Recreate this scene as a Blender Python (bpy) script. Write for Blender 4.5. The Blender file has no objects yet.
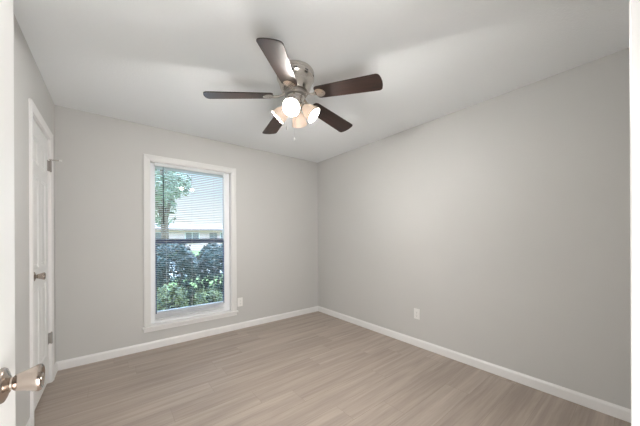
import bpy, bmesh, math, random
from mathutils import Vector, Matrix, noise
random.seed(7)
PI = math.pi
COL = bpy.context.scene.collection
SC = bpy.context.scene

# ------------------------------------------------------------------ camera
CAM = Vector((-2.6348, -3.3790, 1.2153))
YAW, ROLL = math.radians(38.402), math.radians(-0.276)
fw = Vector((math.sin(YAW), math.cos(YAW), 0.0))
r0 = Vector((math.cos(YAW), -math.sin(YAW), 0.0))
u0 = r0.cross(fw)
rt = r0 * math.cos(ROLL) + u0 * math.sin(ROLL)
up = rt.cross(fw)
cd = bpy.data.cameras.new('camera')
cam = bpy.data.objects.new('camera', cd)
COL.objects.link(cam)
cam.matrix_world = Matrix(((rt.x, up.x, -fw.x, CAM.x), (rt.y, up.y, -fw.y, CAM.y), (rt.z, up.z, -fw.z, CAM.z), (0, 0, 0, 1)))
cd.sensor_width = 36.0
cd.lens = 260.0 / 640.0 * 36.0
cd.shift_y = 24.04 / 640.0
cd.clip_start = 0.02
cd.clip_end = 500
SC.camera = cam

# ------------------------------------------------------------------ view, sky, sun, bulbs, added fill
SC.view_settings.view_transform = 'Standard'
SC.view_settings.look = 'None'
SC.view_settings.gamma = 1.0
SC.view_settings.use_curve_mapping = False
SC.view_settings.exposure = 0.03

SKY_STRENGTH = 1.5
SKY_HIGH = 9.0      # the high sky is brighter than the band over the horizon
SUN_STRENGTH = 2.2
BULB_STRENGTH = 900.0
BULB_COLOR = (1.0, 0.975, 0.94)
HALL_FILL_WATTS = 28.0
HALL_FILL_COLOR = (1.0, 0.985, 0.96)

world = bpy.data.worlds.new('sky')
SC.world = world
world.use_nodes = True
wn = world.node_tree
wn.nodes.clear()
w_out = wn.nodes.new('ShaderNodeOutputWorld')
w_bg = wn.nodes.new('ShaderNodeBackground')
w_tc = wn.nodes.new('ShaderNodeTexCoord')
w_sep = wn.nodes.new('ShaderNodeSeparateXYZ')
w_ramp = wn.nodes.new('ShaderNodeValToRGB')
w_noise = wn.nodes.new('ShaderNodeTexNoise')
w_cr = wn.nodes.new('ShaderNodeValToRGB')
w_mix = wn.nodes.new('ShaderNodeMix'); w_mix.data_type = 'RGBA'
w_map = wn.nodes.new('ShaderNodeMapping')
w_map.inputs['Scale'].default_value = (1, 1, 3)
wn.links.new(w_tc.outputs['Generated'], w_sep.inputs[0])
wn.links.new(w_sep.outputs['Z'], w_ramp.inputs[0])
wn.links.new(w_tc.outputs['Generated'], w_map.inputs[0])
wn.links.new(w_map.outputs[0], w_noise.inputs['Vector'])
w_noise.inputs['Scale'].default_value = 2.2
w_noise.inputs['Detail'].default_value = 5
wn.links.new(w_noise.outputs['Fac'], w_cr.inputs[0])
w_cr.color_ramp.elements[0].position = 0.5; w_cr.color_ramp.elements[0].color = (0, 0, 0, 1)
w_cr.color_ramp.elements[1].position = 0.72; w_cr.color_ramp.elements[1].color = (.8, .8, .8, 1)
e = w_ramp.color_ramp.elements
e[0].position = 0.0; e[0].color = (0.95, 0.90, 0.88, 1)
e[1].position = 0.26; e[1].color = (0.46, 0.66, 0.84, 1)
n = e.new(0.12); n.color = (0.85, 0.89, 0.92, 1)
n = e.new(0.7); n.color = (0.30, 0.50, 0.80, 1)
wn.links.new(w_cr.outputs[0], w_mix.inputs[0])
wn.links.new(w_ramp.outputs[0], w_mix.inputs[6])
w_mix.inputs[7].default_value = (0.95, 0.95, 0.95, 1)
wn.links.new(w_mix.outputs[2], w_bg.inputs['Color'])
w_mr = wn.nodes.new('ShaderNodeMapRange'); w_mr.interpolation_type = 'SMOOTHSTEP'
w_mr.inputs['From Min'].default_value = 0.30; w_mr.inputs['From Max'].default_value = 0.60
w_mr.inputs['To Min'].default_value = SKY_STRENGTH; w_mr.inputs['To Max'].default_value = SKY_STRENGTH * SKY_HIGH
wn.links.new(w_sep.outputs['Z'], w_mr.inputs['Value'])
wn.links.new(w_mr.outputs[0], w_bg.inputs['Strength'])
wn.links.new(w_bg.outputs[0], w_out.inputs[0])

sd = bpy.data.lights.new('sun', 'SUN')
sd.energy = SUN_STRENGTH
sd.angle = math.radians(1.5)
sd.color = (1.0, 0.95, 0.86)
sun = bpy.data.objects.new('sun', sd)
COL.objects.link(sun)
sun.rotation_euler = Vector((-0.55, 0.35, -0.95)).to_track_quat('-Z', 'Y').to_euler()

hd = bpy.data.lights.new('hall_fill_light', 'AREA')  # added fill aimed in through the doorway to lift the room; no fixture there
hd.shape = 'RECTANGLE'; hd.size = 0.6; hd.size_y = 0.9
hd.energy = HALL_FILL_WATTS; hd.color = HALL_FILL_COLOR
hall = bpy.data.objects.new('hall_fill_light', hd)
COL.objects.link(hall)
hall.location = (-2.43, -3.60, 0.55)
hall.rotation_euler = Vector((0.5, 1.0, 0.35)).to_track_quat('-Z', 'Y').to_euler()
# ------------------------------------------------------------------ dimensions
W = 3.0568          # room width (x from -W to 0)
D = 3.3785          # room depth (y from -D to 0)
H = 2.44
T = 0.12
OPX0, OPX1, OPZ0, OPZ1 = -2.324, -1.433, 0.250, 2.060      # window opening
CDY0, CDY1, CDH = -0.878, -0.249, 2.050                       # closet door opening on the left wall
EDX0, EDX1 = -2.843, -2.030                                  # entry doorway in the front wall
FRONT = -D


# ------------------------------------------------------------------ materials
def mat(name, color, rough=0.5, metal=0.0, spec=0.5, bump=None, var=None, coat=0.0):
    m = bpy.data.materials.new(name); m.use_nodes = True
    nt = m.node_tree; b = nt.nodes['Principled BSDF']
    b.inputs['Base Color'].default_value = (*color, 1)
    b.inputs['Roughness'].default_value = rough
    b.inputs['Metallic'].default_value = metal
    b.inputs['Specular IOR Level'].default_value = spec
    b.inputs['Coat Weight'].default_value = coat
    tc = nt.nodes.new('ShaderNodeTexCoord')
    if bump:
        sc, st, dist = bump
        nz = nt.nodes.new('ShaderNodeTexNoise'); nz.inputs['Scale'].default_value = sc; nz.inputs['Detail'].default_value = 4
        bp = nt.nodes.new('ShaderNodeBump'); bp.inputs['Strength'].default_value = st; bp.inputs['Distance'].default_value = dist
        nt.links.new(tc.outputs['Object'], nz.inputs['Vector'])
        nt.links.new(nz.outputs['Fac'], bp.inputs['Height'])
        nt.links.new(bp.outputs[0], b.inputs['Normal'])
    if var:
        sc, c2 = var
        nz = nt.nodes.new('ShaderNodeTexNoise'); nz.inputs['Scale'].default_value = sc; nz.inputs['Detail'].default_value = 3
        mx = nt.nodes.new('ShaderNodeMix'); mx.data_type = 'RGBA'
        rp = nt.nodes.new('ShaderNodeValToRGB')
        rp.color_ramp.elements[0].position = .35; rp.color_ramp.elements[1].position = .65
        nt.links.new(tc.outputs['Object'], nz.inputs['Vector'])
        nt.links.new(nz.outputs['Fac'], rp.inputs[0])
        nt.links.new(rp.outputs[0], mx.inputs[0])
        mx.inputs[6].default_value = (*color, 1); mx.inputs[7].default_value = (*c2, 1)
        nt.links.new(mx.outputs[2], b.inputs['Base Color'])
    return m


M = {}
M['wall'] = mat('greige_wall_paint', (0.585, 0.578, 0.562), 0.55, spec=0.35, bump=(140, 0.12, 0.004), var=(1.2, (0.597, 0.590, 0.573)))
M['ceiling'] = mat('ceiling_paint', (0.860, 0.880, 0.890), 0.8, spec=0.2, bump=(90, 0.25, 0.006))
M['trim'] = mat('white_trim_paint', (0.84, 0.832, 0.822), 0.35, spec=0.5, bump=(40, 0.05, 0.002))
M['casing'] = mat('trim_paint_backlit', (0.74, 0.735, 0.72), 0.4, spec=0.4, bump=(40, 0.05, 0.002))  # white trim with the backlit shade around the window mixed into its colour
M['door'] = mat('white_door_paint', (0.85, 0.85, 0.84), 0.38, spec=0.5, bump=(60, 0.05, 0.002))
M['vinyl'] = mat('white_vinyl', (0.90, 0.91, 0.93), 0.35, bump=(30, 0.03, 0.002))
M['rail'] = mat('dark_slate_rail', (0.08, 0.115, 0.21), 0.4, bump=(60, 0.05, 0.002))  # even dark slate blue for the rail, lower sash and lock
M['plate'] = mat('outlet_plastic', (0.84, 0.83, 0.81), 0.3, bump=(30, 0.02, 0.001))
M['slot'] = mat('outlet_slot', (0.06, 0.06, 0.06), 0.6, bump=(30, 0.02, 0.001))
M['nickel'] = mat('satin_nickel', (0.62, 0.58, 0.54), 0.22, metal=1.0, bump=(220, 0.06, 0.001))
M['knob'] = mat('polished_nickel_knob', (0.50, 0.43, 0.38), 0.20, metal=1.0, bump=(160, 0.04, 0.001))
M['hinge'] = mat('worn_steel_hinge', (0.33, 0.31, 0.29), 0.4, metal=0.9, bump=(150, 0.1, 0.001))
M['rubber'] = mat('white_rubber_tip', (0.8, 0.79, 0.77), 0.6, bump=(60, 0.05, 0.001))
M['cordw'] = mat('white_cord', (0.8, 0.8, 0.8), 0.6, bump=(300, 0.1, 0.001))
M['wand'] = mat('smoked_wand', (0.05, 0.06, 0.07), 0.25, bump=(100, 0.03, 0.001))
M['siding'] = mat('outside_wall', (0.55, 0.5, 0.45), 0.8, bump=(20, 0.2, 0.01))
M['grass'] = mat('lawn', (0.16, 0.24, 0.07), 0.9, bump=(60, 0.6, 0.03), var=(3.0, (0.28, 0.34, 0.12)))
M['road'] = mat('concrete_drive', (0.42, 0.40, 0.39), 0.85, bump=(30, 0.2, 0.01), var=(2.0, (0.48, 0.46, 0.44)))
M['brick'] = mat('pink_brick', (0.72, 0.49, 0.48), 0.85, bump=(25, 0.3, 0.02), var=(3.0, (0.76, 0.56, 0.55)))
M['roof'] = mat('roof_shingle', (0.34, 0.24, 0.23), 0.9, bump=(15, 0.4, 0.02), var=(5.0, (0.40, 0.29, 0.28)))
M['glassdark'] = mat('house_window_glass', (0.20, 0.19, 0.20), 0.1, bump=(4, 0.03, 0.01))
M['bark'] = mat('bark', (0.17, 0.12, 0.09), 0.9, bump=(20, 0.6, 0.02))
M['leaf_hedge'] = mat('hedge_leaf', (0.012, 0.032, 0.032), 0.4, bump=(50, 0.2, 0.01), var=(6.0, (0.026, 0.062, 0.048)))
M['leaf_lime'] = mat('lime_leaf', (0.035, 0.055, 0.022), 0.45, bump=(50, 0.2, 0.01), var=(16.0, (0.30, 0.31, 0.10)))
M['leaf_tree'] = mat('tree_leaf', (0.20, 0.28, 0.18), 0.5, bump=(50, 0.2, 0.01), var=(2.0, (0.32, 0.40, 0.28)))
M['leaf_far'] = mat('far_tree_leaf', (0.10, 0.17, 0.12), 0.5, bump=(50, 0.2, 0.01), var=(2.0, (0.16, 0.24, 0.14)))


def floor_mat():
    m = bpy.data.materials.new('grey_oak_plank'); m.use_nodes = True
    nt = m.node_tree; N = nt.nodes; L = nt.links; b = N['Principled BSDF']
    tc = N.new('ShaderNodeTexCoord')
    br = N.new('ShaderNodeTexBrick')
    br.offset = 0.0; br.offset_frequency = 1; br.squash = 1
    br.inputs['Scale'].default_value = 1.0
    br.inputs['Brick Width'].default_value = 1.22
    br.inputs['Row Height'].default_value = 0.18
    br.inputs['Mortar Size'].default_value = 0.0010
    br.inputs['Mortar Smooth'].default_value = 0.3
    br.inputs['Bias'].default_value = 0.0
    br.inputs['Color1'].default_value = (0.375, 0.313, 0.268, 1)
    br.inputs['Color2'].default_value = (0.417, 0.353, 0.305, 1)
    br.inputs['Mortar'].default_value = (0.27, 0.225, 0.19, 1)
    sp = N.new('ShaderNodeSeparateXYZ'); L.new(tc.outputs['Object'], sp.inputs[0])
    dv = N.new('ShaderNodeMath'); dv.operation = 'DIVIDE'; dv.inputs[1].default_value = 0.18; L.new(sp.outputs['Y'], dv.inputs[0])
    fl = N.new('ShaderNodeMath'); fl.operation = 'FLOOR'; L.new(dv.outputs[0], fl.inputs[0])
    wh = N.new('ShaderNodeTexWhiteNoise'); wh.noise_dimensions = '1D'; L.new(fl.outputs[0], wh.inputs['W'])
    sx = N.new('ShaderNodeMath'); sx.operation = 'MULTIPLY_ADD'; sx.inputs[1].default_value = 1.22; L.new(wh.outputs['Value'], sx.inputs[0]); L.new(sp.outputs['X'], sx.inputs[2])
    cb = N.new('ShaderNodeCombineXYZ'); L.new(sx.outputs[0], cb.inputs['X']); L.new(sp.outputs['Y'], cb.inputs['Y'])
    L.new(cb.outputs[0], br.inputs['Vector'])
    # per plank offset for the grain
    mp = N.new('ShaderNodeMapping'); mp.inputs['Scale'].default_value = (0.7, 14.0, 1)
    wv = N.new('ShaderNodeVectorMath'); wv.operation = 'ADD'
    L.new(tc.outputs['Object'], wv.inputs[0])
    sc = N.new('ShaderNodeVectorMath'); sc.operation = 'SCALE'; sc.inputs['Scale'].default_value = 37.0
    L.new(br.outputs['Color'], sc.inputs[0]); L.new(sc.outputs[0], wv.inputs[1])
    L.new(wv.outputs[0], mp.inputs[0])
    n1 = N.new('ShaderNodeTexNoise'); n1.inputs['Scale'].default_value = 1.5; n1.inputs['Detail'].default_value = 6; n1.inputs['Distortion'].default_value = 0.6
    L.new(mp.outputs[0], n1.inputs['Vector'])
    mp2 = N.new('ShaderNodeMapping'); mp2.inputs['Scale'].default_value = (3.0, 60.0, 1)
    L.new(tc.outputs['Object'], mp2.inputs[0])
    n2 = N.new('ShaderNodeTexNoise'); n2.inputs['Scale'].default_value = 1.6; n2.inputs['Detail'].default_value = 4
    L.new(mp2.outputs[0], n2.inputs['Vector'])
    rp = N.new('ShaderNodeValToRGB')
    rp.color_ramp.elements[0].position = 0.33; rp.color_ramp.elements[0].color = (0.83, 0.82, 0.81, 1)
    rp.color_ramp.elements[1].position = 0.66; rp.color_ramp.elements[1].color = (1.11, 1.11, 1.10, 1)
    L.new(n1.outputs['Fac'], rp.inputs[0])
    rp2 = N.new('ShaderNodeValToRGB')
    rp2.color_ramp.elements[0].position = 0.3; rp2.color_ramp.elements[0].color = (0.93, 0.93, 0.93, 1)
    rp2.color_ramp.elements[1].position = 0.7; rp2.color_ramp.elements[1].color = (1.05, 1.05, 1.05, 1)
    L.new(n2.outputs['Fac'], rp2.inputs[0])
    m1 = N.new('ShaderNodeMix'); m1.data_type = 'RGBA'; m1.blend_type = 'MULTIPLY'; m1.inputs[0].default_value = 1
    L.new(br.outputs['Color'], m1.inputs[6]); L.new(rp.outputs[0], m1.inputs[7])
    m2 = N.new('ShaderNodeMix'); m2.data_type = 'RGBA'; m2.blend_type = 'MULTIPLY'; m2.inputs[0].default_value = 1
    L.new(m1.outputs[2], m2.inputs[6]); L.new(rp2.outputs[0], m2.inputs[7])
    L.new(m2.outputs[2], b.inputs['Base Color'])
    b.inputs['Roughness'].default_value = 0.42
    b.inputs['Specular IOR Level'].default_value = 0.4
    bp = N.new('ShaderNodeBump'); bp.inputs['Strength'].default_value = 0.08; bp.inputs['Distance'].default_value = 0.003
    L.new(n2.outputs['Fac'], bp.inputs['Height']); L.new(bp.outputs[0], b.inputs['Normal'])
    return m


M['floor'] = floor_mat()


def wood_mat():
    m = bpy.data.materials.new('dark_walnut_blade'); m.use_nodes = True
    nt = m.node_tree; N = nt.nodes; L = nt.links; b = N['Principled BSDF']
    tc = N.new('ShaderNodeTexCoord'); mp = N.new('ShaderNodeMapping'); mp.inputs['Scale'].default_value = (3, 45, 3)
    nz = N.new('ShaderNodeTexNoise'); nz.inputs['Scale'].default_value = 2; nz.inputs['Detail'].default_value = 5
    rp = N.new('ShaderNodeValToRGB')
    rp.color_ramp.elements[0].position = .3; rp.color_ramp.elements[0].color = (0.009, 0.0045, 0.003, 1)
    rp.color_ramp.elements[1].position = .75; rp.color_ramp.elements[1].color = (0.035, 0.013, 0.008, 1)
    L.new(tc.outputs['Object'], mp.inputs[0]); L.new(mp.outputs[0], nz.inputs['Vector']); L.new(nz.outputs['Fac'], rp.inputs[0])
    L.new(rp.outputs[0], b.inputs['Base Color'])
    bp = N.new('ShaderNodeBump'); bp.inputs['Strength'].default_value = 0.1; bp.inputs['Distance'].default_value = 0.002
    L.new(nz.outputs['Fac'], bp.inputs['Height']); L.new(bp.outputs[0], b.inputs['Normal'])
    b.inputs['Roughness'].default_value = 0.42
    b.inputs['Coat Weight'].default_value = 0.25; b.inputs['Coat Roughness'].default_value = 0.40
    b.inputs['Specular IOR Level'].default_value = 0.4
    return m


M['blade'] = wood_mat()


def slat_mat():
    m = bpy.data.materials.new('white_slat'); m.use_nodes = True
    nt = m.node_tree; N = nt.nodes; L = nt.links
    b = N['Principled BSDF']; b.inputs['Base Color'].default_value = (0.80, 0.82, 0.83, 1); b.inputs['Roughness'].default_value = 0.4
    nz = N.new('ShaderNodeTexNoise'); nz.inputs['Scale'].default_value = 30
    bp = N.new('ShaderNodeBump'); bp.inputs['Strength'].default_value = 0.03; bp.inputs['Distance'].default_value = 0.002
    L.new(nz.outputs['Fac'], bp.inputs['Height']); L.new(bp.outputs[0], b.inputs['Normal'])
    tr = N.new('ShaderNodeBsdfTranslucent'); tr.inputs['Color'].default_value = (0.8, 0.83, 0.85, 1)
    mx = N.new('ShaderNodeMixShader'); mx.inputs[0].default_value = 0.15
    L.new(b.outputs[0], mx.inputs[1]); L.new(tr.outputs[0], mx.inputs[2])
    L.new(mx.outputs[0], N['Material Output'].inputs[0])
    return m


M['slat'] = slat_mat()


def pane_mat():
    m = bpy.data.materials.new('window_glass'); m.use_nodes = True
    nt = m.node_tree; N = nt.nodes; L = nt.links
    N.remove(N['Principled BSDF'])
    t = N.new('ShaderNodeBsdfTransparent'); t.inputs['Color'].default_value = (0.93, 0.97, 0.98, 1)
    g = N.new('ShaderNodeBsdfGlossy'); g.inputs['Roughness'].default_value = 0.02
    fr = N.new('ShaderNodeFresnel'); fr.inputs['IOR'].default_value = 1.45
    mx = N.new('ShaderNodeMixShader')
    L.new(fr.outputs[0], mx.inputs[0]); L.new(t.outputs[0], mx.inputs[1]); L.new(g.outputs[0], mx.inputs[2])
    L.new(mx.outputs[0], N['Material Output'].inputs[0])
    return m


M['pane'] = pane_mat()


def screen_mat():
    m = bpy.data.materials.new('insect_screen_mesh'); m.use_nodes = True
    nt = m.node_tree; N = nt.nodes; L = nt.links
    b = N['Principled BSDF']; b.inputs['Base Color'].default_value = (0.16, 0.18, 0.22, 1); b.inputs['Roughness'].default_value = 0.5
    t = N.new('ShaderNodeBsdfTransparent')
    mx = N.new('ShaderNodeMixShader'); mx.inputs[0].default_value = 0.75
    L.new(b.outputs[0], mx.inputs[1]); L.new(t.outputs[0], mx.inputs[2])
    L.new(mx.outputs[0], N['Material Output'].inputs[0])
    return m


M['screen'] = screen_mat()


def shade_mat():
    m = bpy.data.materials.new('frosted_lamp_glass'); m.use_nodes = True
    nt = m.node_tree; N = nt.nodes; L = nt.links
    b = N['Principled BSDF']; b.inputs['Base Color'].default_value = (0.86, 0.76, 0.68, 1); b.inputs['Roughness'].default_value = 0.35
    tr = N.new('ShaderNodeBsdfTranslucent'); tr.inputs['Color'].default_value = (0.98, 0.9, 0.82, 1)
    t = N.new('ShaderNodeBsdfTransparent'); t.inputs['Color'].default_value = (1, 0.93, 0.85, 1)
    em = N.new('ShaderNodeEmission'); em.inputs['Color'].default_value = (1, 0.74, 0.52, 1); em.inputs['Strength'].default_value = 0.0
    m1 = N.new('ShaderNodeMixShader'); m1.inputs[0].default_value = 0.10
    m2 = N.new('ShaderNodeMixShader'); m2.inputs[0].default_value = 0.0
    ad = N.new('ShaderNodeAddShader')
    L.new(b.outputs[0], m1.inputs[1]); L.new(tr.outputs[0], m1.inputs[2])
    L.new(m1.outputs[0], m2.inputs[1]); L.new(t.outputs[0], m2.inputs[2])
    L.new(m2.outputs[0], ad.inputs[0]); L.new(em.outputs[0], ad.inputs[1])
    L.new(ad.outputs[0], N['Material Output'].inputs[0])
    return m


M['shade'] = shade_mat()


def emit_mat(name, color, s):
    m = bpy.data.materials.new(name); m.use_nodes = True
    b = m.node_tree.nodes['Principled BSDF']
    b.inputs['Base Color'].default_value = (*color, 1)
    b.inputs['Emission Color'].default_value = (*color, 1)
    b.inputs['Emission Strength'].default_value = s
    return m


M['bulb'] = emit_mat('lit_bulb', BULB_COLOR, BULB_STRENGTH)
M['bulb_off'] = mat('frosted_bulb', (0.85, 0.80, 0.74), 0.5, bump=(60, 0.02, 0.001))


# ------------------------------------------------------------------ mesh helpers
def box(bm, x0, y0, z0, x1, y1, z1, bev=0.0, seg=2):
    vs = [bm.verts.new(p) for p in ((x0, y0, z0), (x1, y0, z0), (x1, y1, z0), (x0, y1, z0), (x0, y0, z1), (x1, y0, z1), (x1, y1, z1), (x0, y1, z1))]
    fs = [bm.faces.new([vs[i] for i in f]) for f in ((0, 3, 2, 1), (4, 5, 6, 7), (0, 1, 5, 4), (1, 2, 6, 5), (2, 3, 7, 6), (3, 0, 4, 7))]
    if bev > 0:
        es = list({e for f in fs for e in f.edges})
        bmesh.ops.bevel(bm, geom=es, offset=bev, segments=seg, profile=0.5, affect='EDGES', clamp_overlap=True)


def lathe(bm, prof, mtx=None, n=32, closed=True):
    """prof: list of (radius, height) revolved around local z"""
    mtx = mtx or Matrix()
    rings = []
    for r, z in prof:
        if r < 1e-6:
            rings.append([bm.verts.new(mtx @ Vector((0, 0, z)))])
        else:
            rings.append([bm.verts.new(mtx @ Vector((r * math.cos(2 * PI * i / n), r * math.sin(2 * PI * i / n), z))) for i in range(n)])
    for a, b in zip(rings, rings[1:]):
        if len(a) == 1 and len(b) == 1:
            continue
        for i in range(n):
            j = (i + 1) % n
            if len(a) == 1:
                bm.faces.new((a[0], b[i], b[j]))
            elif len(b) == 1:
                bm.faces.new((a[i], b[0], a[j]))
            else:
                bm.faces.new((a[i], b[i], b[j], a[j]))


def tube(bm, pts, r, n=10, radii=None):
    pts = [Vector(p) for p in pts]
    rings = []
    for i, p in enumerate(pts):
        d = (pts[min(i + 1, len(pts) - 1)] - pts[max(i - 1, 0)]).normalized()
        a = d.orthogonal().normalized() if i == 0 else (prev - d * prev.dot(d)).normalized()
        prev = a
        b = d.cross(a)
        rr = radii[i] if radii else r
        rings.append([bm.verts.new(p + (a * math.cos(2 * PI * k / n) + b * math.sin(2 * PI * k / n)) * rr) for k in range(n)])
    for A, B in zip(rings, rings[1:]):
        for k in range(n):
            bm.faces.new((A[k], A[(k + 1) % n], B[(k + 1) % n], B[k]))
    bm.faces.new(rings[0][::-1]); bm.faces.new(rings[-1])


def prism(bm, outline, z0, z1, mtx=None, bev=0.0):
    mtx = mtx or Matrix()
    lo = [bm.verts.new(mtx @ Vector((x, y, z0))) for x, y in outline]
    hi = [bm.verts.new(mtx @ Vector((x, y, z1))) for x, y in outline]
    bm.faces.new(lo[::-1]); bm.faces.new(hi)
    n = len(outline)
    for i in range(n):
        bm.faces.new((lo[i], lo[(i + 1) % n], hi[(i + 1) % n], hi[i]))


def profile_run(bm, prof, path, closed=False):
    """sweep a 2D profile (list of (u,v)) along straight corner points given as
    (origin, u_axis, v_axis) stations - mitred by the caller"""
    rings = [[bm.verts.new(Vector(o) + Vector(ua) * u + Vector(va) * v) for u, v in prof] for o, ua, va in path]
    n = len(prof)
    pairs = list(zip(rings, rings[1:]))
    if closed:
        pairs.append((rings[-1], rings[0]))
    for A, B in pairs:
        for k in range(n):
            bm.faces.new((A[k], A[(k + 1) % n], B[(k + 1) % n], B[k]))
    if not closed:
        bm.faces.new(rings[0][::-1]); bm.faces.new(rings[-1])


def obj(name, bm, m, parent=None, smooth=False, kind=None, loc=None):
    bmesh.ops.recalc_face_normals(bm, faces=bm.faces[:])
    me = bpy.data.meshes.new(name)
    bm.to_mesh(me); bm.free()
    me.materials.append(m)
    o = bpy.data.objects.new(name, me)
    COL.objects.link(o)
    if parent:
        o.parent = parent
    if loc:
        o.location = loc
    if smooth:
        me.shade_smooth()
        md = o.modifiers.new('split', 'EDGE_SPLIT'); md.split_angle = math.radians(38)
    if kind:
        o['kind'] = kind
    return o


def B():
    return bmesh.new()


def empty(name, loc=(0, 0, 0), rz=0.0, parent=None):
    o = bpy.data.objects.new(name, None)
    o.empty_display_size = 0.1
    COL.objects.link(o); o.location = loc; o.rotation_euler = (0, 0, rz)
    if parent:
        o.parent = parent
    return o


def tag(o, label, cat, group=None, kind=None):
    o['label'] = label; o['category'] = cat
    if group: o['group'] = group
    if kind: o['kind'] = kind
    return o


def struct(o, label=None):
    o['kind'] = 'structure'
    if label: o['label'] = label
    return o


# ------------------------------------------------------------------ room shell
HY = -5.35          # hall far wall
bm = B(); box(bm, -W - 0.9, HY - T, -0.10, T, 0.15, 0.0)
struct(obj('floor', bm, M['floor']), 'grey brown wood plank floor')
bm = B(); box(bm, -W - 0.9, HY - T, H, T, 0.15, H + 0.10)
struct(obj('ceiling', bm, M['ceiling']), 'pale textured ceiling')
bm = B()
box(bm, -W - T, 0, 0, OPX0, 0.15, H)
box(bm, OPX1, 0, 0, T, 0.15, H)
box(bm, OPX0, 0, 0, OPX1, 0.15, OPZ0)
box(bm, OPX0, 0, OPZ1, OPX1, 0.15, H)
bmesh.ops.remove_doubles(bm, verts=bm.verts[:], dist=1e-5)
struct(obj('wall_back', bm, M['wall']), 'greige wall with the window')
bm = B(); box(bm, 0, HY - T, 0, T, 0, H)
struct(obj('wall_right', bm, M['wall']), 'long blank greige wall')
bm = B()
box(bm, -W - T, CDY1, 0, -W, 0, H)
box(bm, -W - T, FRONT, 0, -W, CDY0, H)
box(bm, -W - T, CDY0, CDH, -W, CDY1, H)
box(bm, -W - T - 0.02, CDY0, 0, -W - T, CDY1, CDH)
struct(obj('wall_left', bm, M['wall']), 'greige wall with the closet door')
FT = 0.115
bm = B()
box(bm, -W - 0.9, FRONT - FT, 0, EDX0, FRONT, H)
box(bm, EDX1, FRONT - FT, 0, 0, FRONT, H)
box(bm, EDX0, FRONT - FT, 2.045, EDX1, FRONT, H)
struct(obj('wall_front', bm, M['wall']))
bm = B(); box(bm, -W - 0.9, HY - T, 0, 0, HY, H)
struct(obj('wall_hall', bm, M['wall']))
bm = B(); box(bm, -W - 0.9 - T, HY - T, 0, -W - 0.9, FRONT, H)
struct(obj('wall_hall_end', bm, M['wall']))

# baseboards: profile u = out from wall, v = up
BP = [(0, 0), (0.013, 0), (0.013, 0.062), (0.011, 0.070), (0.006, 0.077), (0.004, 0.082), (0, 0.082)]


def baseboard(name, a, b, normal, label, mit0=0, mit1=0):
    a = Vector((*a, 0)); b = Vector((*b, 0)); d = (b - a).normalized(); nrm = Vector((*normal, 0))
    bm = B()
    ra, rb = [], []
    for u, v in BP:
        ra.append(bm.verts.new(a + nrm * u + Vector((0, 0, v)) + d * (u * mit0)))
        rb.append(bm.verts.new(b + nrm * u + Vector((0, 0, v)) - d * (u * mit1)))
    n = len(BP)
    for k in range(n):
        bm.faces.new((ra[k], ra[(k + 1) % n], rb[(k + 1) % n], rb[k]))
    bm.faces.new(ra[::-1]); bm.faces.new(rb)
    return struct(obj(name, bm, M['trim']), label)


baseboard('baseboard_back', (-W, 0), (0, 0), (0, -1), 'white baseboard under the window wall', 1, 1)
baseboard('baseboard_right', (0, 0), (0, FRONT), (-1, 0), 'white baseboard along the blank right wall', 1, 1)
baseboard('baseboard_left', (-W, CDY0 - 0.058), (-W, FRONT), (1, 0), 'white baseboard before the closet door', 0, 1)
baseboard('baseboard_corner', (-W, 0), (-W, CDY1 + 0.058), (1, 0), 'short white baseboard in the corner', 1, 0)
baseboard('baseboard_front', (0, FRONT), (EDX1 + 0.062, FRONT), (0, 1), None or 'white baseboard beside the doorway', 1, 0)

# ------------------------------------------------------------------ casings (trim_n)
CP = [(0, 0), (0, 0.006), (0.004, 0.009), (0.016, 0.012), (0.040, 0.016), (0.052, 0.016), (0.057, 0.013), (0.057, 0)]  # u across width (from opening), v out of wall


def casing(name, P, label, width=0.057, legs_z0=0.0, m='trim', CP=CP):
    """P(s, z, out) maps wall coordinates to world; s0,s1,z1 opening"""
    Pf, s0, s1, z1 = P
    k = width / 0.057
    stations = [(s0, legs_z0, -1, 0), (s0, z1, -1, 1), (s1, z1, 1, 1), (s1, legs_z0, 1, 0)]
    bm = B()
    rings = []
    for s, z, ds, dz in stations:
        rings.append([bm.verts.new(Pf(s + ds * u * k, z + dz * u * k, v)) for u, v in CP])
    n = len(CP)
    for A, Bq in zip(rings, rings[1:]):
        for q in range(n):
            bm.faces.new((A[q], A[(q + 1) % n], Bq[(q + 1) % n], Bq[q]))
    bm.faces.new(rings[0]); bm.faces.new(rings[-1][::-1])
    return struct(obj(name, bm, M[m]), label)


# window casing, stool, apron, jamb liner
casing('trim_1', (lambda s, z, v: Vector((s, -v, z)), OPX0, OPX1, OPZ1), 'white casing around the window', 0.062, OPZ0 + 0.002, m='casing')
bm = B()
box(bm, OPX0 - 0.078, -0.034, OPZ0 - 0.018, OPX1 + 0.078, 0.0, OPZ0 + 0.002, 0.003)
box(bm, OPX0 - 0.064, -0.016, 0.192, OPX1 + 0.064, 0.0, OPZ0 - 0.018, 0.003)
struct(obj('trim_2', bm, M['trim']), 'white window stool and apron')
bm = B()
box(bm, OPX0, 0, OPZ0, OPX0 + 0.004, 0.15, OPZ1)
box(bm, OPX1 - 0.004, 0, OPZ0, OPX1, 0.15, OPZ1)
box(bm, OPX0 + 0.004, 0, OPZ1 - 0.004, OPX1 - 0.004, 0.15, OPZ1)
box(bm, OPX0 + 0.004, 0, OPZ0, OPX1 - 0.004, 0.15, OPZ0 + 0.004)
struct(obj('trim_3', bm, M['trim']), 'white liner of the window recess')
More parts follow.
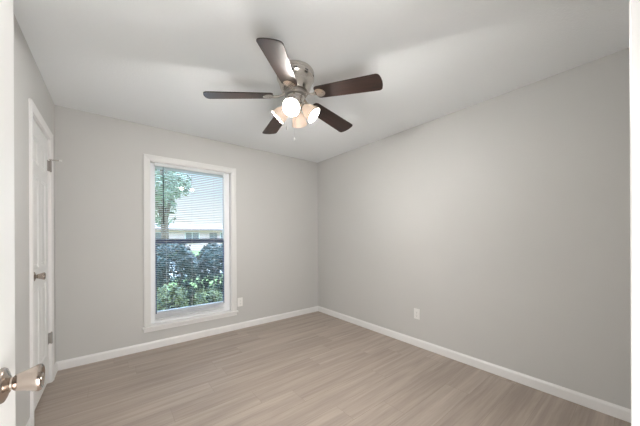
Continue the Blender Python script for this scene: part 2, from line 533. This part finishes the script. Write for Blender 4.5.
# closet casing + jamb
casing('trim_4', (lambda s, z, v: Vector((-W + v, s, z)), CDY0, CDY1, CDH), 'white casing of the closet door')
bm = B()
box(bm, -W - T, CDY0, 0, -W, CDY0 + 0.004, CDH)
box(bm, -W - T, CDY1 - 0.004, 0, -W, CDY1, CDH)
box(bm, -W - T, CDY0 + 0.004, CDH - 0.004, -W, CDY1 - 0.004, CDH)
struct(obj('trim_5', bm, M['trim']), 'white jamb of the closet door')
# entry casing + jamb
casing('trim_6', (lambda s, z, v: Vector((s, FRONT + v, z)), EDX0, EDX1, 2.045), 'white casing of the entry doorway', CP=[(0, 0), (0, 0.014), (0.003, 0.0160), (0.054, 0.0160), (0.057, 0.014), (0.057, 0)])
bm = B()
box(bm, EDX0, FRONT - FT, 0, EDX0 + 0.006, FRONT, 2.045)
box(bm, EDX1 - 0.006, FRONT - FT, 0, EDX1, FRONT, 2.045)
box(bm, EDX0 + 0.006, FRONT - FT, 2.039, EDX1 - 0.006, FRONT, 2.045)
struct(obj('trim_7', bm, M['trim']), 'white jamb of the entry doorway')

# ------------------------------------------------------------------ window unit
FX0, FX1, FZ0, FZ1 = OPX0 + 0.004, OPX1 - 0.004, OPZ0 + 0.004, OPZ1 - 0.004
GX0, GX1, GZ0, GZ1 = -2.263, -1.510, 0.378, 2.005
FY0, FY1 = 0.068, 0.135
win = struct(empty('window_1', ((FX0 + FX1) / 2, FY0, FZ0)), 'tall single hung window with a dark meeting rail')


def wobj(name, bm, m, parent=win):
    o = obj(name, bm, m, parent)
    o.matrix_parent_inverse = Matrix.Translation(-Vector(win.location))
    return o


bm = B()
box(bm, FX0, FY0, FZ0, GX0 - 0.006, FY1, FZ1, 0.003)
box(bm, GX1 + 0.006, FY0, FZ0, FX1, FY1, FZ1, 0.003)
box(bm, GX0 - 0.006, FY0, GZ1 + 0.004, GX1 + 0.006, FY1, FZ1, 0.003)
box(bm, GX0 - 0.006, FY0, FZ0, GX1 + 0.006, FY1, GZ0 - 0.022, 0.003)
box(bm, GX0 - 0.006, FY0 - 0.012, FZ0, GX1 + 0.006, FY0 + 0.004, FZ0 + 0.03, 0.003)
wobj('window_frame', bm, M['vinyl'])
bm = B()
box(bm, GX0 - 0.006, FY0 + 0.006, 1.146, GX1 + 0.006, FY0 + 0.034, 1.178, 0.002)
box(bm, GX0 - 0.006, FY0 + 0.036, 1.166, GX1 + 0.006, FY0 + 0.060, 1.203, 0.002)
o = wobj('meeting_rail', bm, M['rail']); o['label'] = 'dark meeting rail'
bm = B()
box(bm, GX0 - 0.006, FY0 + 0.006, GZ0 - 0.022, GX0 + 0.006, FY0 + 0.034, 1.146, 0.001)
box(bm, GX1 - 0.004, FY0 + 0.006, GZ0 - 0.022, GX1 + 0.006, FY0 + 0.034, 1.146, 0.001)
wobj('lower_sash', bm, M['rail'])
bm = B(); box(bm, GX0 + 0.006, FY0 + 0.006, GZ0 - 0.022, GX1 - 0.004, FY0 + 0.034, GZ0, 0.002)
wobj('bottom_rail', bm, M['vinyl'])
bm = B()
box(bm, -1.93, FY0 - 0.006, 1.178, -1.87, FY0 + 0.03, 1.190, 0.002)
wobj('sash_lock', bm, M['rail'])
bm = B(); box(bm, GX0 + 0.004, FY0 + 0.018, GZ0 - 0.004, GX1 - 0.003, FY0 + 0.022, 1.15)
wobj('pane', bm, M['pane'])
bm = B(); box(bm, GX0 - 0.004, FY0 + 0.046, 1.19, GX1 + 0.004, FY0 + 0.050, GZ1 + 0.008)
wobj('pane', bm, M['pane'])

# ------------------------------------------------------------------ mini blind
BX0, BX1 = -2.274, -1.520
BYc = 0.040
blind = empty('mini_blind', ((BX0 + BX1) / 2, BYc, 2.02))
tag(blind, 'white aluminium mini blind with open slats hanging in the window recess', 'blind')


def bobj(name, bm, m, parent=None, **k):
    o = obj(name, bm, m, parent or blind, **k)
    if parent is None:
        o.matrix_parent_inverse = Matrix.Translation(-Vector(blind.location))
    return o


bm = B(); box(bm, BX0 - 0.003, BYc - 0.014, 2.018, BX1 + 0.003, BYc + 0.014, OPZ1 - 0.004, 0.002)
bobj('headrail', bm, M['slat'])
bm = B()
SLAT_TILT = math.radians(-12)      # outer edge lower
pitch = 0.0215
z = 2.010; ns = 0
ZB = 0.300
while z > ZB + 0.02:
    rows = []
    for k in range(4):
        s = (k / 3 - 0.5) * 0.025
        crown = 0.0013 * (1 - (2 * k / 3 - 1) ** 2)
        y = BYc + s * math.cos(SLAT_TILT) - crown * math.sin(SLAT_TILT)
        zz = z + s * math.sin(SLAT_TILT) + crown * math.cos(SLAT_TILT)
        rows.append((y, zz))
    up_, dn = [], []
    for y, zz in rows:
        up_.append((bm.verts.new((BX0, y, zz + 0.0002)), bm.verts.new((BX1, y, zz + 0.0002))))
        dn.append((bm.verts.new((BX0, y, zz - 0.0002)), bm.verts.new((BX1, y, zz - 0.0002))))
    for k in range(3):
        bm.faces.new((up_[k][0], up_[k][1], up_[k + 1][1], up_[k + 1][0]))
        bm.faces.new((dn[k][0], dn[k + 1][0], dn[k + 1][1], dn[k][1]))
    bm.faces.new((up_[0][0], dn[0][0], dn[0][1], up_[0][1]))
    bm.faces.new((up_[3][0], up_[3][1], dn[3][1], dn[3][0]))
    z -= pitch; ns += 1
bobj('slats', bm, M['slat'])
zb = z + pitch - 0.022
bm = B(); box(bm, BX0, BYc - 0.012, zb - 0.006, BX1, BYc + 0.012, zb + 0.006, 0.003)
bobj('bottom_rail', bm, M['slat'])
for lx in (BX0 + 0.11, (BX0 + BX1) / 2, BX1 - 0.12):
    bm = B()
    for dy in (-0.0135, 0.0135):
        tube(bm, [(lx, BYc + dy, 2.02), (lx, BYc + dy, zb)], 0.0006, 5)
    bobj('ladder_cord', bm, M['cordw'])
WX = -2.196
bm = B()
tube(bm, [(WX, BYc - 0.020, 2.005), (WX - 0.001, BYc - 0.024, 1.98), (WX + 0.002, BYc - 0.026, 1.366)], 0.0045, 6, radii=[0.003, 0.0045, 0.005])
tube(bm, [(WX, BYc - 0.012, 2.020), (WX, BYc - 0.020, 2.016), (WX, BYc - 0.020, 2.004)], 0.002, 6)
o = bobj('tilt_wand', bm, M['wand']); o['label'] = 'dark tilt wand'


# ------------------------------------------------------------------ panel doors
def panel_door_bm(width, height, th):
    """leaf in local coords: x across width 0..width, y thickness 0..th, z 0..height"""
    bm = B()
    st = min(0.112, width * 0.165); mid = min(0.10, width * 0.15)
    rails = [(0, 0.235), (0.835, 0.975), (1.625, 1.715), (1.895, height)]
    rec = 0.007
    box(bm, 0.004, rec, 0.004, width - 0.004, th - rec, height - 0.004)
    for x0, x1 in ((0, st), (width - st, width), (width / 2 - mid / 2, width / 2 + mid / 2)):
        box(bm, x0, 0, 0, x1, th, height, 0.0012, 1)
    for z0, z1 in rails:
        for x0, x1 in ((st, width / 2 - mid / 2), (width / 2 + mid / 2, width - st)):
            box(bm, x0 - 0.002, 0, z0, x1 + 0.002, th, z1, 0.0012, 1)
    for (z0, z1) in ((0.235, 0.835), (0.975, 1.625), (1.715, 1.895)):
        for x0, x1 in ((st, width / 2 - mid / 2), (width / 2 + mid / 2, width - st)):
            i = 0.022
            box(bm, x0 + i, 0.002, z0 + i, x1 - i, th - 0.002, z1 - i, 0.005, 1)
            for a, b_, c, d in ((x0, z0, x1, z0 + 0.009), (x0, z1 - 0.009, x1, z1), (x0, z0, x0 + 0.009, z1), (x1 - 0.009, z0, x1, z1)):
                box(bm, a, 0.0035, b_, c, th - 0.0035, d)
    return bm


KNOB_PROF = [(0.0115, 0.008), (0.0115, 0.016), (0.0150, 0.019), (0.0168, 0.025), (0.0195, 0.034), (0.0225, 0.042), (0.0250, 0.048), (0.0256, 0.0515), (0.0245, 0.0548),
             (0.0215, 0.0562), (0.0195, 0.0552), (0.0170, 0.0530), (0.0090, 0.0520), (0.0085, 0.0555), (0.0065, 0.0563), (0, 0.0563)]
ROSE_PROF = [(0.0325, 0.0), (0.0325, 0.0025), (0.0305, 0.006), (0.024, 0.0088), (0.018, 0.0105), (0.0150, 0.0125), (0.0115, 0.0135), (0.0, 0.0135)]


def door_knob(parent, loc, ax, mat_):
    q = Vector(ax).to_track_quat('Z', 'Y').to_matrix().to_4x4()
    k = empty('door_knob', loc, 0, parent)
    bm = B(); lathe(bm, ROSE_PROF, q, 40); obj('rosette', bm, mat_, k, True)
    bm = B(); lathe(bm, [(0, 0.012)] + KNOB_PROF, q, 40); obj('knob', bm, mat_, k, True)
    return k


# entry door, opened flat toward the left wall; leaf runs along +y, latch edge near y = FRONT + 0.86
leafL = 0.841
ex = -2.8055        # face toward the camera side
bm = panel_door_bm(leafL, 2.025, 0.035)
bmesh.ops.transform(bm, matrix=Matrix.Rotation(PI / 2, 4, 'Z'), verts=bm.verts[:])  # x->y, y->-x
door1 = obj('door_1', bm, M['door'])
door1.location = (ex, FRONT + 0.0225, 0.010)
struct(door1, 'open white panel door at the near left edge')
ky = leafL - 0.096
kz = 0.934 - 0.010
door_knob(door1, (0, ky, kz), (1, 0, 0), M['knob'])
door_knob(door1, (-0.035, ky, kz), (-1, 0, 0), M['knob'])
bm = B(); box(bm, -0.029, leafL - 0.0005, kz - 0.028, -0.006, leafL + 0.0012, kz + 0.028, 0.0005); box(bm, -0.023, leafL, kz - 0.007, -0.012, leafL + 0.010, kz + 0.007, 0.002)
obj('latch_plate', bm, M['knob'], door1)

# closet door
cl = CDY1 - CDY0 - 0.014
bm = panel_door_bm(cl, 2.011, 0.035)
bmesh.ops.transform(bm, matrix=Matrix.Rotation(PI / 2, 4, 'Z'), verts=bm.verts[:])
door2 = obj('door_2', bm, M['door'])
door2.location = (-W - 0.010, CDY0 + 0.007, 0.030)
struct(door2, 'closed white six panel closet door')
door_knob(door2, (0, 0.100, 0.924), (1, 0, 0), M['knob'])
for hz in (1.822 - 0.030, 0.378 - 0.030):
    bm = B()
    hy = cl + 0.003
    tube(bm, [(0.017, hy, hz - 0.046), (0.017, hy, hz + 0.046)], 0.0065, 12)
    for zz in (-0.049, 0.046):
        tube(bm, [(0.017, hy, hz + zz), (0.017, hy, hz + zz + 0.004)], 0.005, 10)
    box(bm, -0.0005, hy - 0.036, hz - 0.044, 0.003, hy - 0.002, hz + 0.044, 0.0006)
    box(bm, 0.002, hy - 0.008, hz - 0.044, 0.014, hy - 0.003, hz + 0.044, 0.0006)
    obj('hinge', bm, M['hinge'], door2, True)
# hinge pin door stop on the upper hinge
bm = B()
hz = 1.822 - 0.030 + 0.052
hy = cl + 0.003
tube(bm, [(0.017, hy, hz - 0.002), (0.017, hy, hz + 0.006)], 0.010, 14)
tube(bm, [(0.016, hy, hz + 0.002), (0.075, hy - 0.016, hz + 0.002)], 0.0042, 10)
tube(bm, [(0.016, hy, hz + 0.002), (0.026, hy + 0.006, hz + 0.002)], 0.0042, 10)
ds = obj('door_stop', bm, M['nickel'], door2, True)
bm = B(); tube(bm, [(0.072, hy - 0.0155, hz + 0.002), (0.086, hy - 0.019, hz + 0.002)], 0.0085, 14)
obj('rubber_tip', bm, M['rubber'], ds, True)


# ------------------------------------------------------------------ outlets
def outlet(loc, rz, label):
    r = empty('wall_outlet', loc, rz)
    tag(r, label, 'electrical outlet', 'duplex wall outlets')
    bm = B(); box(bm, -0.035, -0.006, -0.0575, 0.035, 0.0, 0.0575, 0.003, 3)
    obj('cover_plate', bm, M['plate'], r)
    for s in (-1, 1):
        bm = B()
        out = []
        for k in range(28):
            a = 2 * PI * k / 28
            out.append((0.0172 * math.cos(a), max(-0.0138, min(0.0138, 0.0172 * math.sin(a)))))
        prism(bm, out, 0, 0.0025, Matrix.Translation((0, -0.006, s * 0.0195)) @ Matrix.Rotation(PI / 2, 4, 'X'))
        f = obj('receptacle', bm, M['plate'], r)
        bm = B()
        zc = s * 0.0195
        box(bm, -0.0075, -0.0089, zc - 0.002, -0.0055, -0.0084, zc + 0.006)
        box(bm, 0.0055, -0.0089, zc - 0.002, 0.0073, -0.0084, zc + 0.005)
        lathe(bm, [(0, 0), (0.0024, 0), (0.0024, 0.0005), (0, 0.0005)], Matrix.Translation((0, -0.0084, zc - 0.0065)) @ Matrix.Rotation(PI / 2, 4, 'X'), 12)
        obj('slots', bm, M['slot'], f)
    bm = B(); lathe(bm, [(0, 0), (0.003, 0), (0.0028, 0.001), (0, 0.0013)], Matrix.Translation((0, -0.006, 0)) @ Matrix.Rotation(PI / 2, 4, 'X'), 14)
    obj('screw', bm, M['nickel'], r)
    return r


outlet((-1.322, 0, 0.355), 0, 'white duplex outlet low on the wall just right of the window casing')
outlet((0, -1.783, 0.358), -PI / 2, 'white duplex outlet low on the long blank right wall')

# ------------------------------------------------------------------ ceiling fan
FC = Vector((-1.580, -1.766, 0))
fan = empty('ceiling_fan', (FC.x, FC.y, H))
tag(fan, 'five blade ceiling fan with dark walnut blades and four frosted glass lamp shades, lit', 'ceiling fan')
NK = M['nickel']
bm = B()
lathe(bm, [(0, 0), (0.118, 0), (0.130, -0.004), (0.137, -0.016), (0.137, -0.028), (0.134, -0.032), (0.134, -0.040), (0.137, -0.044), (0.137, -0.062), (0.132, -0.068), (0.126, -0.076), (0.120, -0.100), (0.112, -0.128), (0.104, -0.146), (0.096, -0.158), (0, -0.158)], None, 56)
mh = obj('motor_housing', bm, NK, fan, True)
for k in range(10):
    bm = B()
    box(bm, -0.002, -0.013, -0.0045, 0.0015, 0.013, 0.0045, 0.0015)
    v = obj('vent_slot', bm, M['slot'], mh)
    v.matrix_local = Matrix.Rotation(2 * PI * k / 10 + 0.35, 4, 'Z') @ Matrix.Translation((0.1362, 0, -0.053))
bm = B()
lathe(bm, [(0, -0.158), (0.078, -0.158), (0.082, -0.163), (0.082, -0.180), (0.076, -0.186), (0, -0.186)], None, 48)
obj('flywheel', bm, M['hinge'], fan, True)
bm = B()
lathe(bm, [(0, -0.186), (0.060, -0.186), (0.066, -0.192), (0.066, -0.205), (0.061, -0.212), (0.060, -0.235), (0.066, -0.244), (0.068, -0.256), (0.060, -0.272), (0.042, -0.286), (0.020, -0.296), (0.010, -0.302), (0.010, -0.312), (0, -0.314)], None, 48)
obj('switch_housing', bm, NK, fan, True)

ZR, ZT = 2.243 - H, 2.200 - H       # blade heights at root and tip (relative to ceiling)
RR, RT = 0.165, 0.638
droop = math.atan2(ZR - ZT, RT - RR)
wroot, wtip = 0.112, 0.142


def blade_outline():
    pts = []
    def corner(cx, cy, r, a0, a1, n=6):
        for i in range(n + 1):
            a = a0 + (a1 - a0) * i / n
            pts.append((cx + r * math.cos(a), cy + r * math.sin(a)))
    L = RT - RR
    corner(0.022, wroot / 2 - 0.022, 0.022, PI, PI / 2)
    pts.append((L * 0.5, wroot / 2 + (wtip - wroot) / 2 * 0.55))
    corner(L - 0.030, wtip / 2 - 0.022, 0.022, PI / 2, 0.15, 7)
    for t in (0.038, 0.024, 0.0, -0.024, -0.038):
        pts.append((L - 0.0065 * (t / 0.048) ** 2, t))
    corner(L - 0.030, -wtip / 2 + 0.022, 0.022, -0.15, -PI / 2, 7)
    pts.append((L * 0.5, -wroot / 2 - (wtip - wroot) / 2 * 0.55))
    corner(0.022, -wroot / 2 + 0.022, 0.022, -PI / 2, -PI)
    return pts


PITCH = math.radians(11)
bladeL = Matrix.Translation((RR, 0, ZR)) @ Matrix.Rotation(droop, 4, 'Y') @ Matrix.Rotation(-PITCH, 4, 'X')
for k in range(5):
    az = math.radians(8.54 + 72 * k)
    rotm = Matrix.Rotation(az, 4, 'Z')
    bm = B(); prism(bm, blade_outline(), -0.003, 0.003)
    bmesh.ops.bevel(bm, geom=[e for e in bm.edges if abs(e.verts[0].co.z - e.verts[1].co.z) < 1e-6], offset=0.0012, segments=1, affect='EDGES')
    b = obj('blade', bm, M['blade'], fan)
    b.matrix_local = rotm @ bladeL
    # blade iron
    bm = B()
    plate = []
    for (x, y) in ((0.000, 0.011), (0.012, 0.020), (0.022, 0.036), (0.040, 0.041), (0.060, 0.036), (0.078, 0.022), (0.088, 0.0)):
        plate.append((x, y))
    plate = plate + [(x, -y) for x, y in reversed(plate[:-1])]
    vs0 = len(bm.verts)
    prism(bm, [(x - 0.012, y) for x, y in plate], -0.0075, -0.003, bladeL)
    for sx, sy in ((0.03, 0.022), (0.03, -0.022), (0.060, 0.0)):
        lathe(bm, [(0, -0.0095), (0.004, -0.009), (0.0048, -0.0075), (0, -0.0075)], bladeL @ Matrix.Translation((sx - 0.008, sy, 0)), 10)
    # curved arm from flywheel to plate
    arm = [(0.070, -0.176, 0.016), (0.090, -0.182, 0.013), (0.110, -0.192, 0.010), (0.130, -0.200, 0.010), (0.150, -0.2035, 0.013), (0.168, -0.2050, 0.016)]
    ringp = None
    for ax_, az_, hw in arm:
        r_ = [bm.verts.new((ax_, -hw, az_ + 0.004)), bm.verts.new((ax_, hw, az_ + 0.004)), bm.verts.new((ax_, hw * 0.7, az_ - 0.005)), bm.verts.new((ax_, -hw * 0.7, az_ - 0.005))]
        if ringp:
            for q in range(4):
                bm.faces.new((ringp[q], ringp[(q + 1) % 4], r_[(q + 1) % 4], r_[q]))
        else:
            bm.faces.new(r_)
        ringp = r_
    bm.faces.new(ringp[::-1])
    bi = obj('blade_iron', bm, NK, fan, True)
    bi.matrix_local = rotm

# light kit: four arms, shades, bulbs
LIT = (0, 1, 2, 3)
SH_AZ0 = -136
SH_TILT = math.radians(43)      # below horizontal
SP = [(0.020, 0.0), (0.025, 0.003), (0.030, 0.011), (0.036, 0.022), (0.045, 0.036), (0.053, 0.052), (0.057, 0.070), (0.059, 0.086), (0.062, 0.100), (0.067, 0.109)]
SP = [(r * 0.92 if h > 0.004 else r, h * 0.95) for r, h in SP]
for k in range(4):
    az = math.radians(SH_AZ0 + 90 * k)
    d = Vector((math.cos(az) * math.cos(SH_TILT), math.sin(az) * math.cos(SH_TILT), -math.sin(SH_TILT)))
    base = Vector((math.cos(az) * 0.062, math.sin(az) * 0.062, -0.266))
    q = Matrix.Translation(base) @ d.to_track_quat('Z', 'Y').to_matrix().to_4x4()
    bm = B()
    lathe(bm, [(0, -0.022), (0.012, -0.022), (0.015, -0.014), (0.020, -0.008), (0.0245, -0.002), (0.0245, 0.010), (0.0205, 0.012), (0, 0.012)], q, 24)
    tube(bm, [Vector((math.cos(az) * 0.045, math.sin(az) * 0.045, -0.245)), base - d * 0.022, base - d * 0.008], 0.010, 12)
    holder = obj('lamp_holder', bm, NK, fan, True)
    bm = B()
    lathe(bm, SP + [(r - 0.0025, h) for r, h in reversed(SP)], q, 40)
    obj('lamp_shade', bm, M['shade'], fan, True)
    bm = B()
    lathe(bm, [(0, 0.012), (0.012, 0.012), (0.013, 0.028), (0.018, 0.042), (0.026, 0.060), (0.029, 0.074), (0.027, 0.088), (0.019, 0.099), (0.009, 0.104), (0, 0.105)], q, 24)
    lb = obj('light_bulb', bm, M['bulb' if k in LIT else 'bulb_off'], fan, True)

# pull chains
for (cx, cy, z0, z1, pr) in ((-0.058, 0.030, -0.25, -0.415, 0.0045), (0.022, 0.050, -0.25, -0.470, 0.0045)):
    bm = B()
    tube(bm, [(cx, cy, z0), (cx, cy, z1)], 0.0009, 5)
    z = z0
    while z > z1:
        bmesh.ops.create_icosphere(bm, subdivisions=1, radius=0.0018, matrix=Matrix.Translation((cx, cy, z))); z -= 0.006
    lathe(bm, [(0, z1 + 0.004), (0.003, z1), (pr, z1 - 0.010), (pr * 0.8, z1 - 0.020), (0, z1 - 0.024)], Matrix.Translation((cx, cy, 0)), 12)
    obj('pull_chain', bm, M['cordw'], fan, True)

# ------------------------------------------------------------------ outdoors
GZ = -0.35
bm = B(); box(bm, -40, 0.15, GZ - 0.2, 60, 8.2, GZ)
struct(obj('lawn', bm, M['grass']), 'lawn outside the window')
bm = B(); box(bm, -40, 8.2, GZ - 0.2, 60, 20.0, GZ)
struct(obj('street', bm, M['road']), 'pale street beyond the lawn')
bm = B(); box(bm, -40, 20.0, GZ - 0.2, 60, 60, GZ)
struct(obj('far_lawn', bm, M['grass']), 'lawn across the street')
bm = B(); box(bm, -W - 0.9, -5.0, GZ, T, 0.15, -0.10)
struct(obj('foundation', bm, M['siding']))


def foliage_bm(n, inside, size, seed, up=0.3):
    rnd = random.Random(seed)
    bm = B()
    for i in range(n):
        p, nrm = inside(rnd)
        nrm = (Vector(nrm) + Vector((rnd.gauss(0, .5), rnd.gauss(0, .5), rnd.gauss(0, .5) + up))).normalized()
        t = nrm.orthogonal().normalized()
        t = Matrix.Rotation(rnd.uniform(0, 2 * PI), 3, nrm) @ t
        s = nrm.cross(t)
        L = size * rnd.uniform(.6, 1.3); w = L * rnd.uniform(.38, .55)
        a = bm.verts.new(p - t * L / 2); b = bm.verts.new(p + s * w / 2 - nrm * L * 0.06)
        c = bm.verts.new(p + t * L / 2); d = bm.verts.new(p - s * w / 2 - nrm * L * 0.06)
        bm.faces.new((a, b, c)); bm.faces.new((a, c, d))
    return bm


def leaf_obj(name, bm, m, parent):
    me = bpy.data.meshes.new(name); bm.to_mesh(me); bm.free(); me.materials.append(m)
    o = bpy.data.objects.new(name, me); COL.objects.link(o); o.parent = parent
    return o


def bush(name, loc, rx, ry, h, n, size, m, seed, label, cat, group):
    r = empty(name, loc)
    tag(r, label, cat, group)
    def ins(rnd):
        u = rnd.uniform(0, 2 * PI); v = rnd.uniform(-0.95, 1)
        d = Vector((math.sqrt(1 - v * v) * math.cos(u), math.sqrt(1 - v * v) * math.sin(u), v))
        d = Vector([math.copysign(abs(c) ** 0.62, c) for c in d])
        q = 0.93 + 0.14 * noise.noise(d * 2.3 + Vector((seed, 0, 0)))
        rad = q * (rnd.uniform(0.55, 1.0) ** 0.4)
        p = Vector((d.x * rx * rad, d.y * ry * rad, h / 2 + d.z * h / 2 * rad))
        p.z = max(0.02, p.z)
        return p, d
    leaf_obj('foliage', foliage_bm(n, ins, size, seed), m, r)
    bm = B(); rnd = random.Random(seed + 1)
    for k in range(5):
        a = rnd.uniform(0, 2 * PI); e_ = Vector((math.cos(a) * rx * .45, math.sin(a) * ry * .45, h * .7))
        tube(bm, [(0.03 * math.cos(a), 0.03 * math.sin(a), -0.03), e_ * 0.5 + Vector((0, 0, .03)), e_], 0.01, 6, radii=[.014, .010, .005])
    obj('stem', bm, M['bark'], r)
    return r


hx = (-3.50, -2.68, -1.86, -1.04, -0.22)
hl = ['dark green hedge shrub farthest left outside the window', 'dark green hedge shrub left of the view outside the window',
      'dark green hedge shrub in the middle left of the window view', 'dark green hedge shrub in the right part of the window view',
      'dark green hedge shrub farthest right outside the window']
for i, x in enumerate(hx):
    bush('hedge_shrub', (x, 1.70 + 0.14 * (i % 2), GZ), 0.40, 0.50, 1.49 + 0.05 * ((i * 2) % 3), 9500, 0.068, M['leaf_hedge'], 20 + i, hl[i], 'shrub', 'dark hedge shrubs outside the window')
lx = (-3.1, -2.55, -2.02, -1.48, -0.95)
ll = ['low lime green bush farthest left below the hedge', 'low lime green bush left of the window view', 'low lime green bush at the bottom left of the window view',
      'low lime green bush at the bottom right of the window view', 'low lime green bush farthest right below the hedge']
for i, x in enumerate(lx):
    bush('lime_bush', (x, 0.86 + 0.04 * (i % 2), GZ), 0.255, 0.32, 0.80 + 0.06 * (i % 3), 2600, 0.045, M['leaf_lime'], 50 + i, ll[i], 'shrub', 'low lime green bushes under the window')


def tree(name, loc, h, crown_r, crown_h, n, size, m, seed, label):
    r = empty(name, loc)
    tag(r, label, 'tree', 'trees across the yard')
    rnd = random.Random(seed)
    bl = []
    for k in range(11):
        a = rnd.uniform(0, 2 * PI); rr = crown_r * rnd.uniform(0.1, 0.75)
        bl.append((Vector((math.cos(a) * rr, math.sin(a) * rr, h - crown_h * rnd.uniform(0.15, 0.9))), crown_r * rnd.uniform(0.3, 0.5)))
    def ins(rd):
        c, q = bl[rd.randrange(len(bl))]
        d = Vector((rd.gauss(0, 1), rd.gauss(0, 1), rd.gauss(0, 1))).normalized()
        return c + d * q * (rd.random() ** 0.4), d
    leaf_obj('crown', foliage_bm(n, ins, size, seed), m, r)
    bm = B()
    tube(bm, [(0, 0, -0.05), (0.05, 0, h * 0.3), (0, 0.05, h * 0.6)], .1, 10, radii=[.16, .12, .07])
    for c, q in bl:
        tube(bm, [(0.04, 0, h * 0.36), c * 0.5 + Vector((0, 0, h * 0.22)), c], .03, 6, radii=[.06, .04, .015])
    obj('trunk', bm, M['bark'], r)


tree('leafy_tree', (-1.35, 6.6, GZ), 5.6, 1.25, 3.6, 2600, 0.16, M['leaf_tree'], 3, 'pale green leafy tree at the left of the window view')
tree('leafy_tree', (8.6, 23.5, GZ), 7.0, 1.9, 4.6, 3000, 0.3, M['leaf_far'], 9, 'distant darker tree at the right edge of the window view')

# house across the street
hs = empty('brick_house', (7.0, 30.0, GZ))
tag(hs, 'distant single storey pinkish brick house with a low roof across the street', 'house')
bm = B(); box(bm, -8.5, 0, 0, 8, 8, 2.7); obj('wall', bm, M['brick'], hs)
bm = B()
vs = [bm.verts.new(p) for p in ((-9.1, -.6, 2.6), (8.6, -.6, 2.6), (8.6, 8.6, 2.6), (-9.1, 8.6, 2.6), (-5.5, 4, 3.5), (5.5, 4, 3.5))]
lo = [bm.verts.new(v.co + Vector((0, 0, -.15))) for v in vs[:4]]
for f in ((0, 1, 5, 4), (1, 2, 5), (2, 3, 4, 5), (3, 0, 4)): bm.faces.new([vs[i] for i in f])
bm.faces.new(lo[::-1])
for i in range(4): bm.faces.new((vs[i], lo[i], lo[(i + 1) % 4], vs[(i + 1) % 4]))
obj('roof', bm, M['roof'], hs)
for wx in (-6.3, -2.4, 1.6, 5.2):
    bm = B()
    box(bm, wx - .8, -0.06, 0.9, wx + .8, 0.02, 0.98); box(bm, wx - .8, -0.06, 2.12, wx + .8, 0.02, 2.2)
    box(bm, wx - .8, -0.06, 0.98, wx - .72, 0.02, 2.12); box(bm, wx + .72, -0.06, 0.98, wx + .8, 0.02, 2.12); box(bm, wx - .03, -0.05, 0.98, wx + .03, 0.02, 2.12)
    wf = obj('window', bm, M['trim'], hs)
    bm = B(); box(bm, wx - .72, -0.03, 0.98, wx + .72, 0.01, 2.12); obj('pane', bm, M['glassdark'], wf)
bm = B(); box(bm, -0.45, -0.05, 0.0, 0.45, 0.02, 2.1, 0.01); obj('door', bm, M['glassdark'], hs)
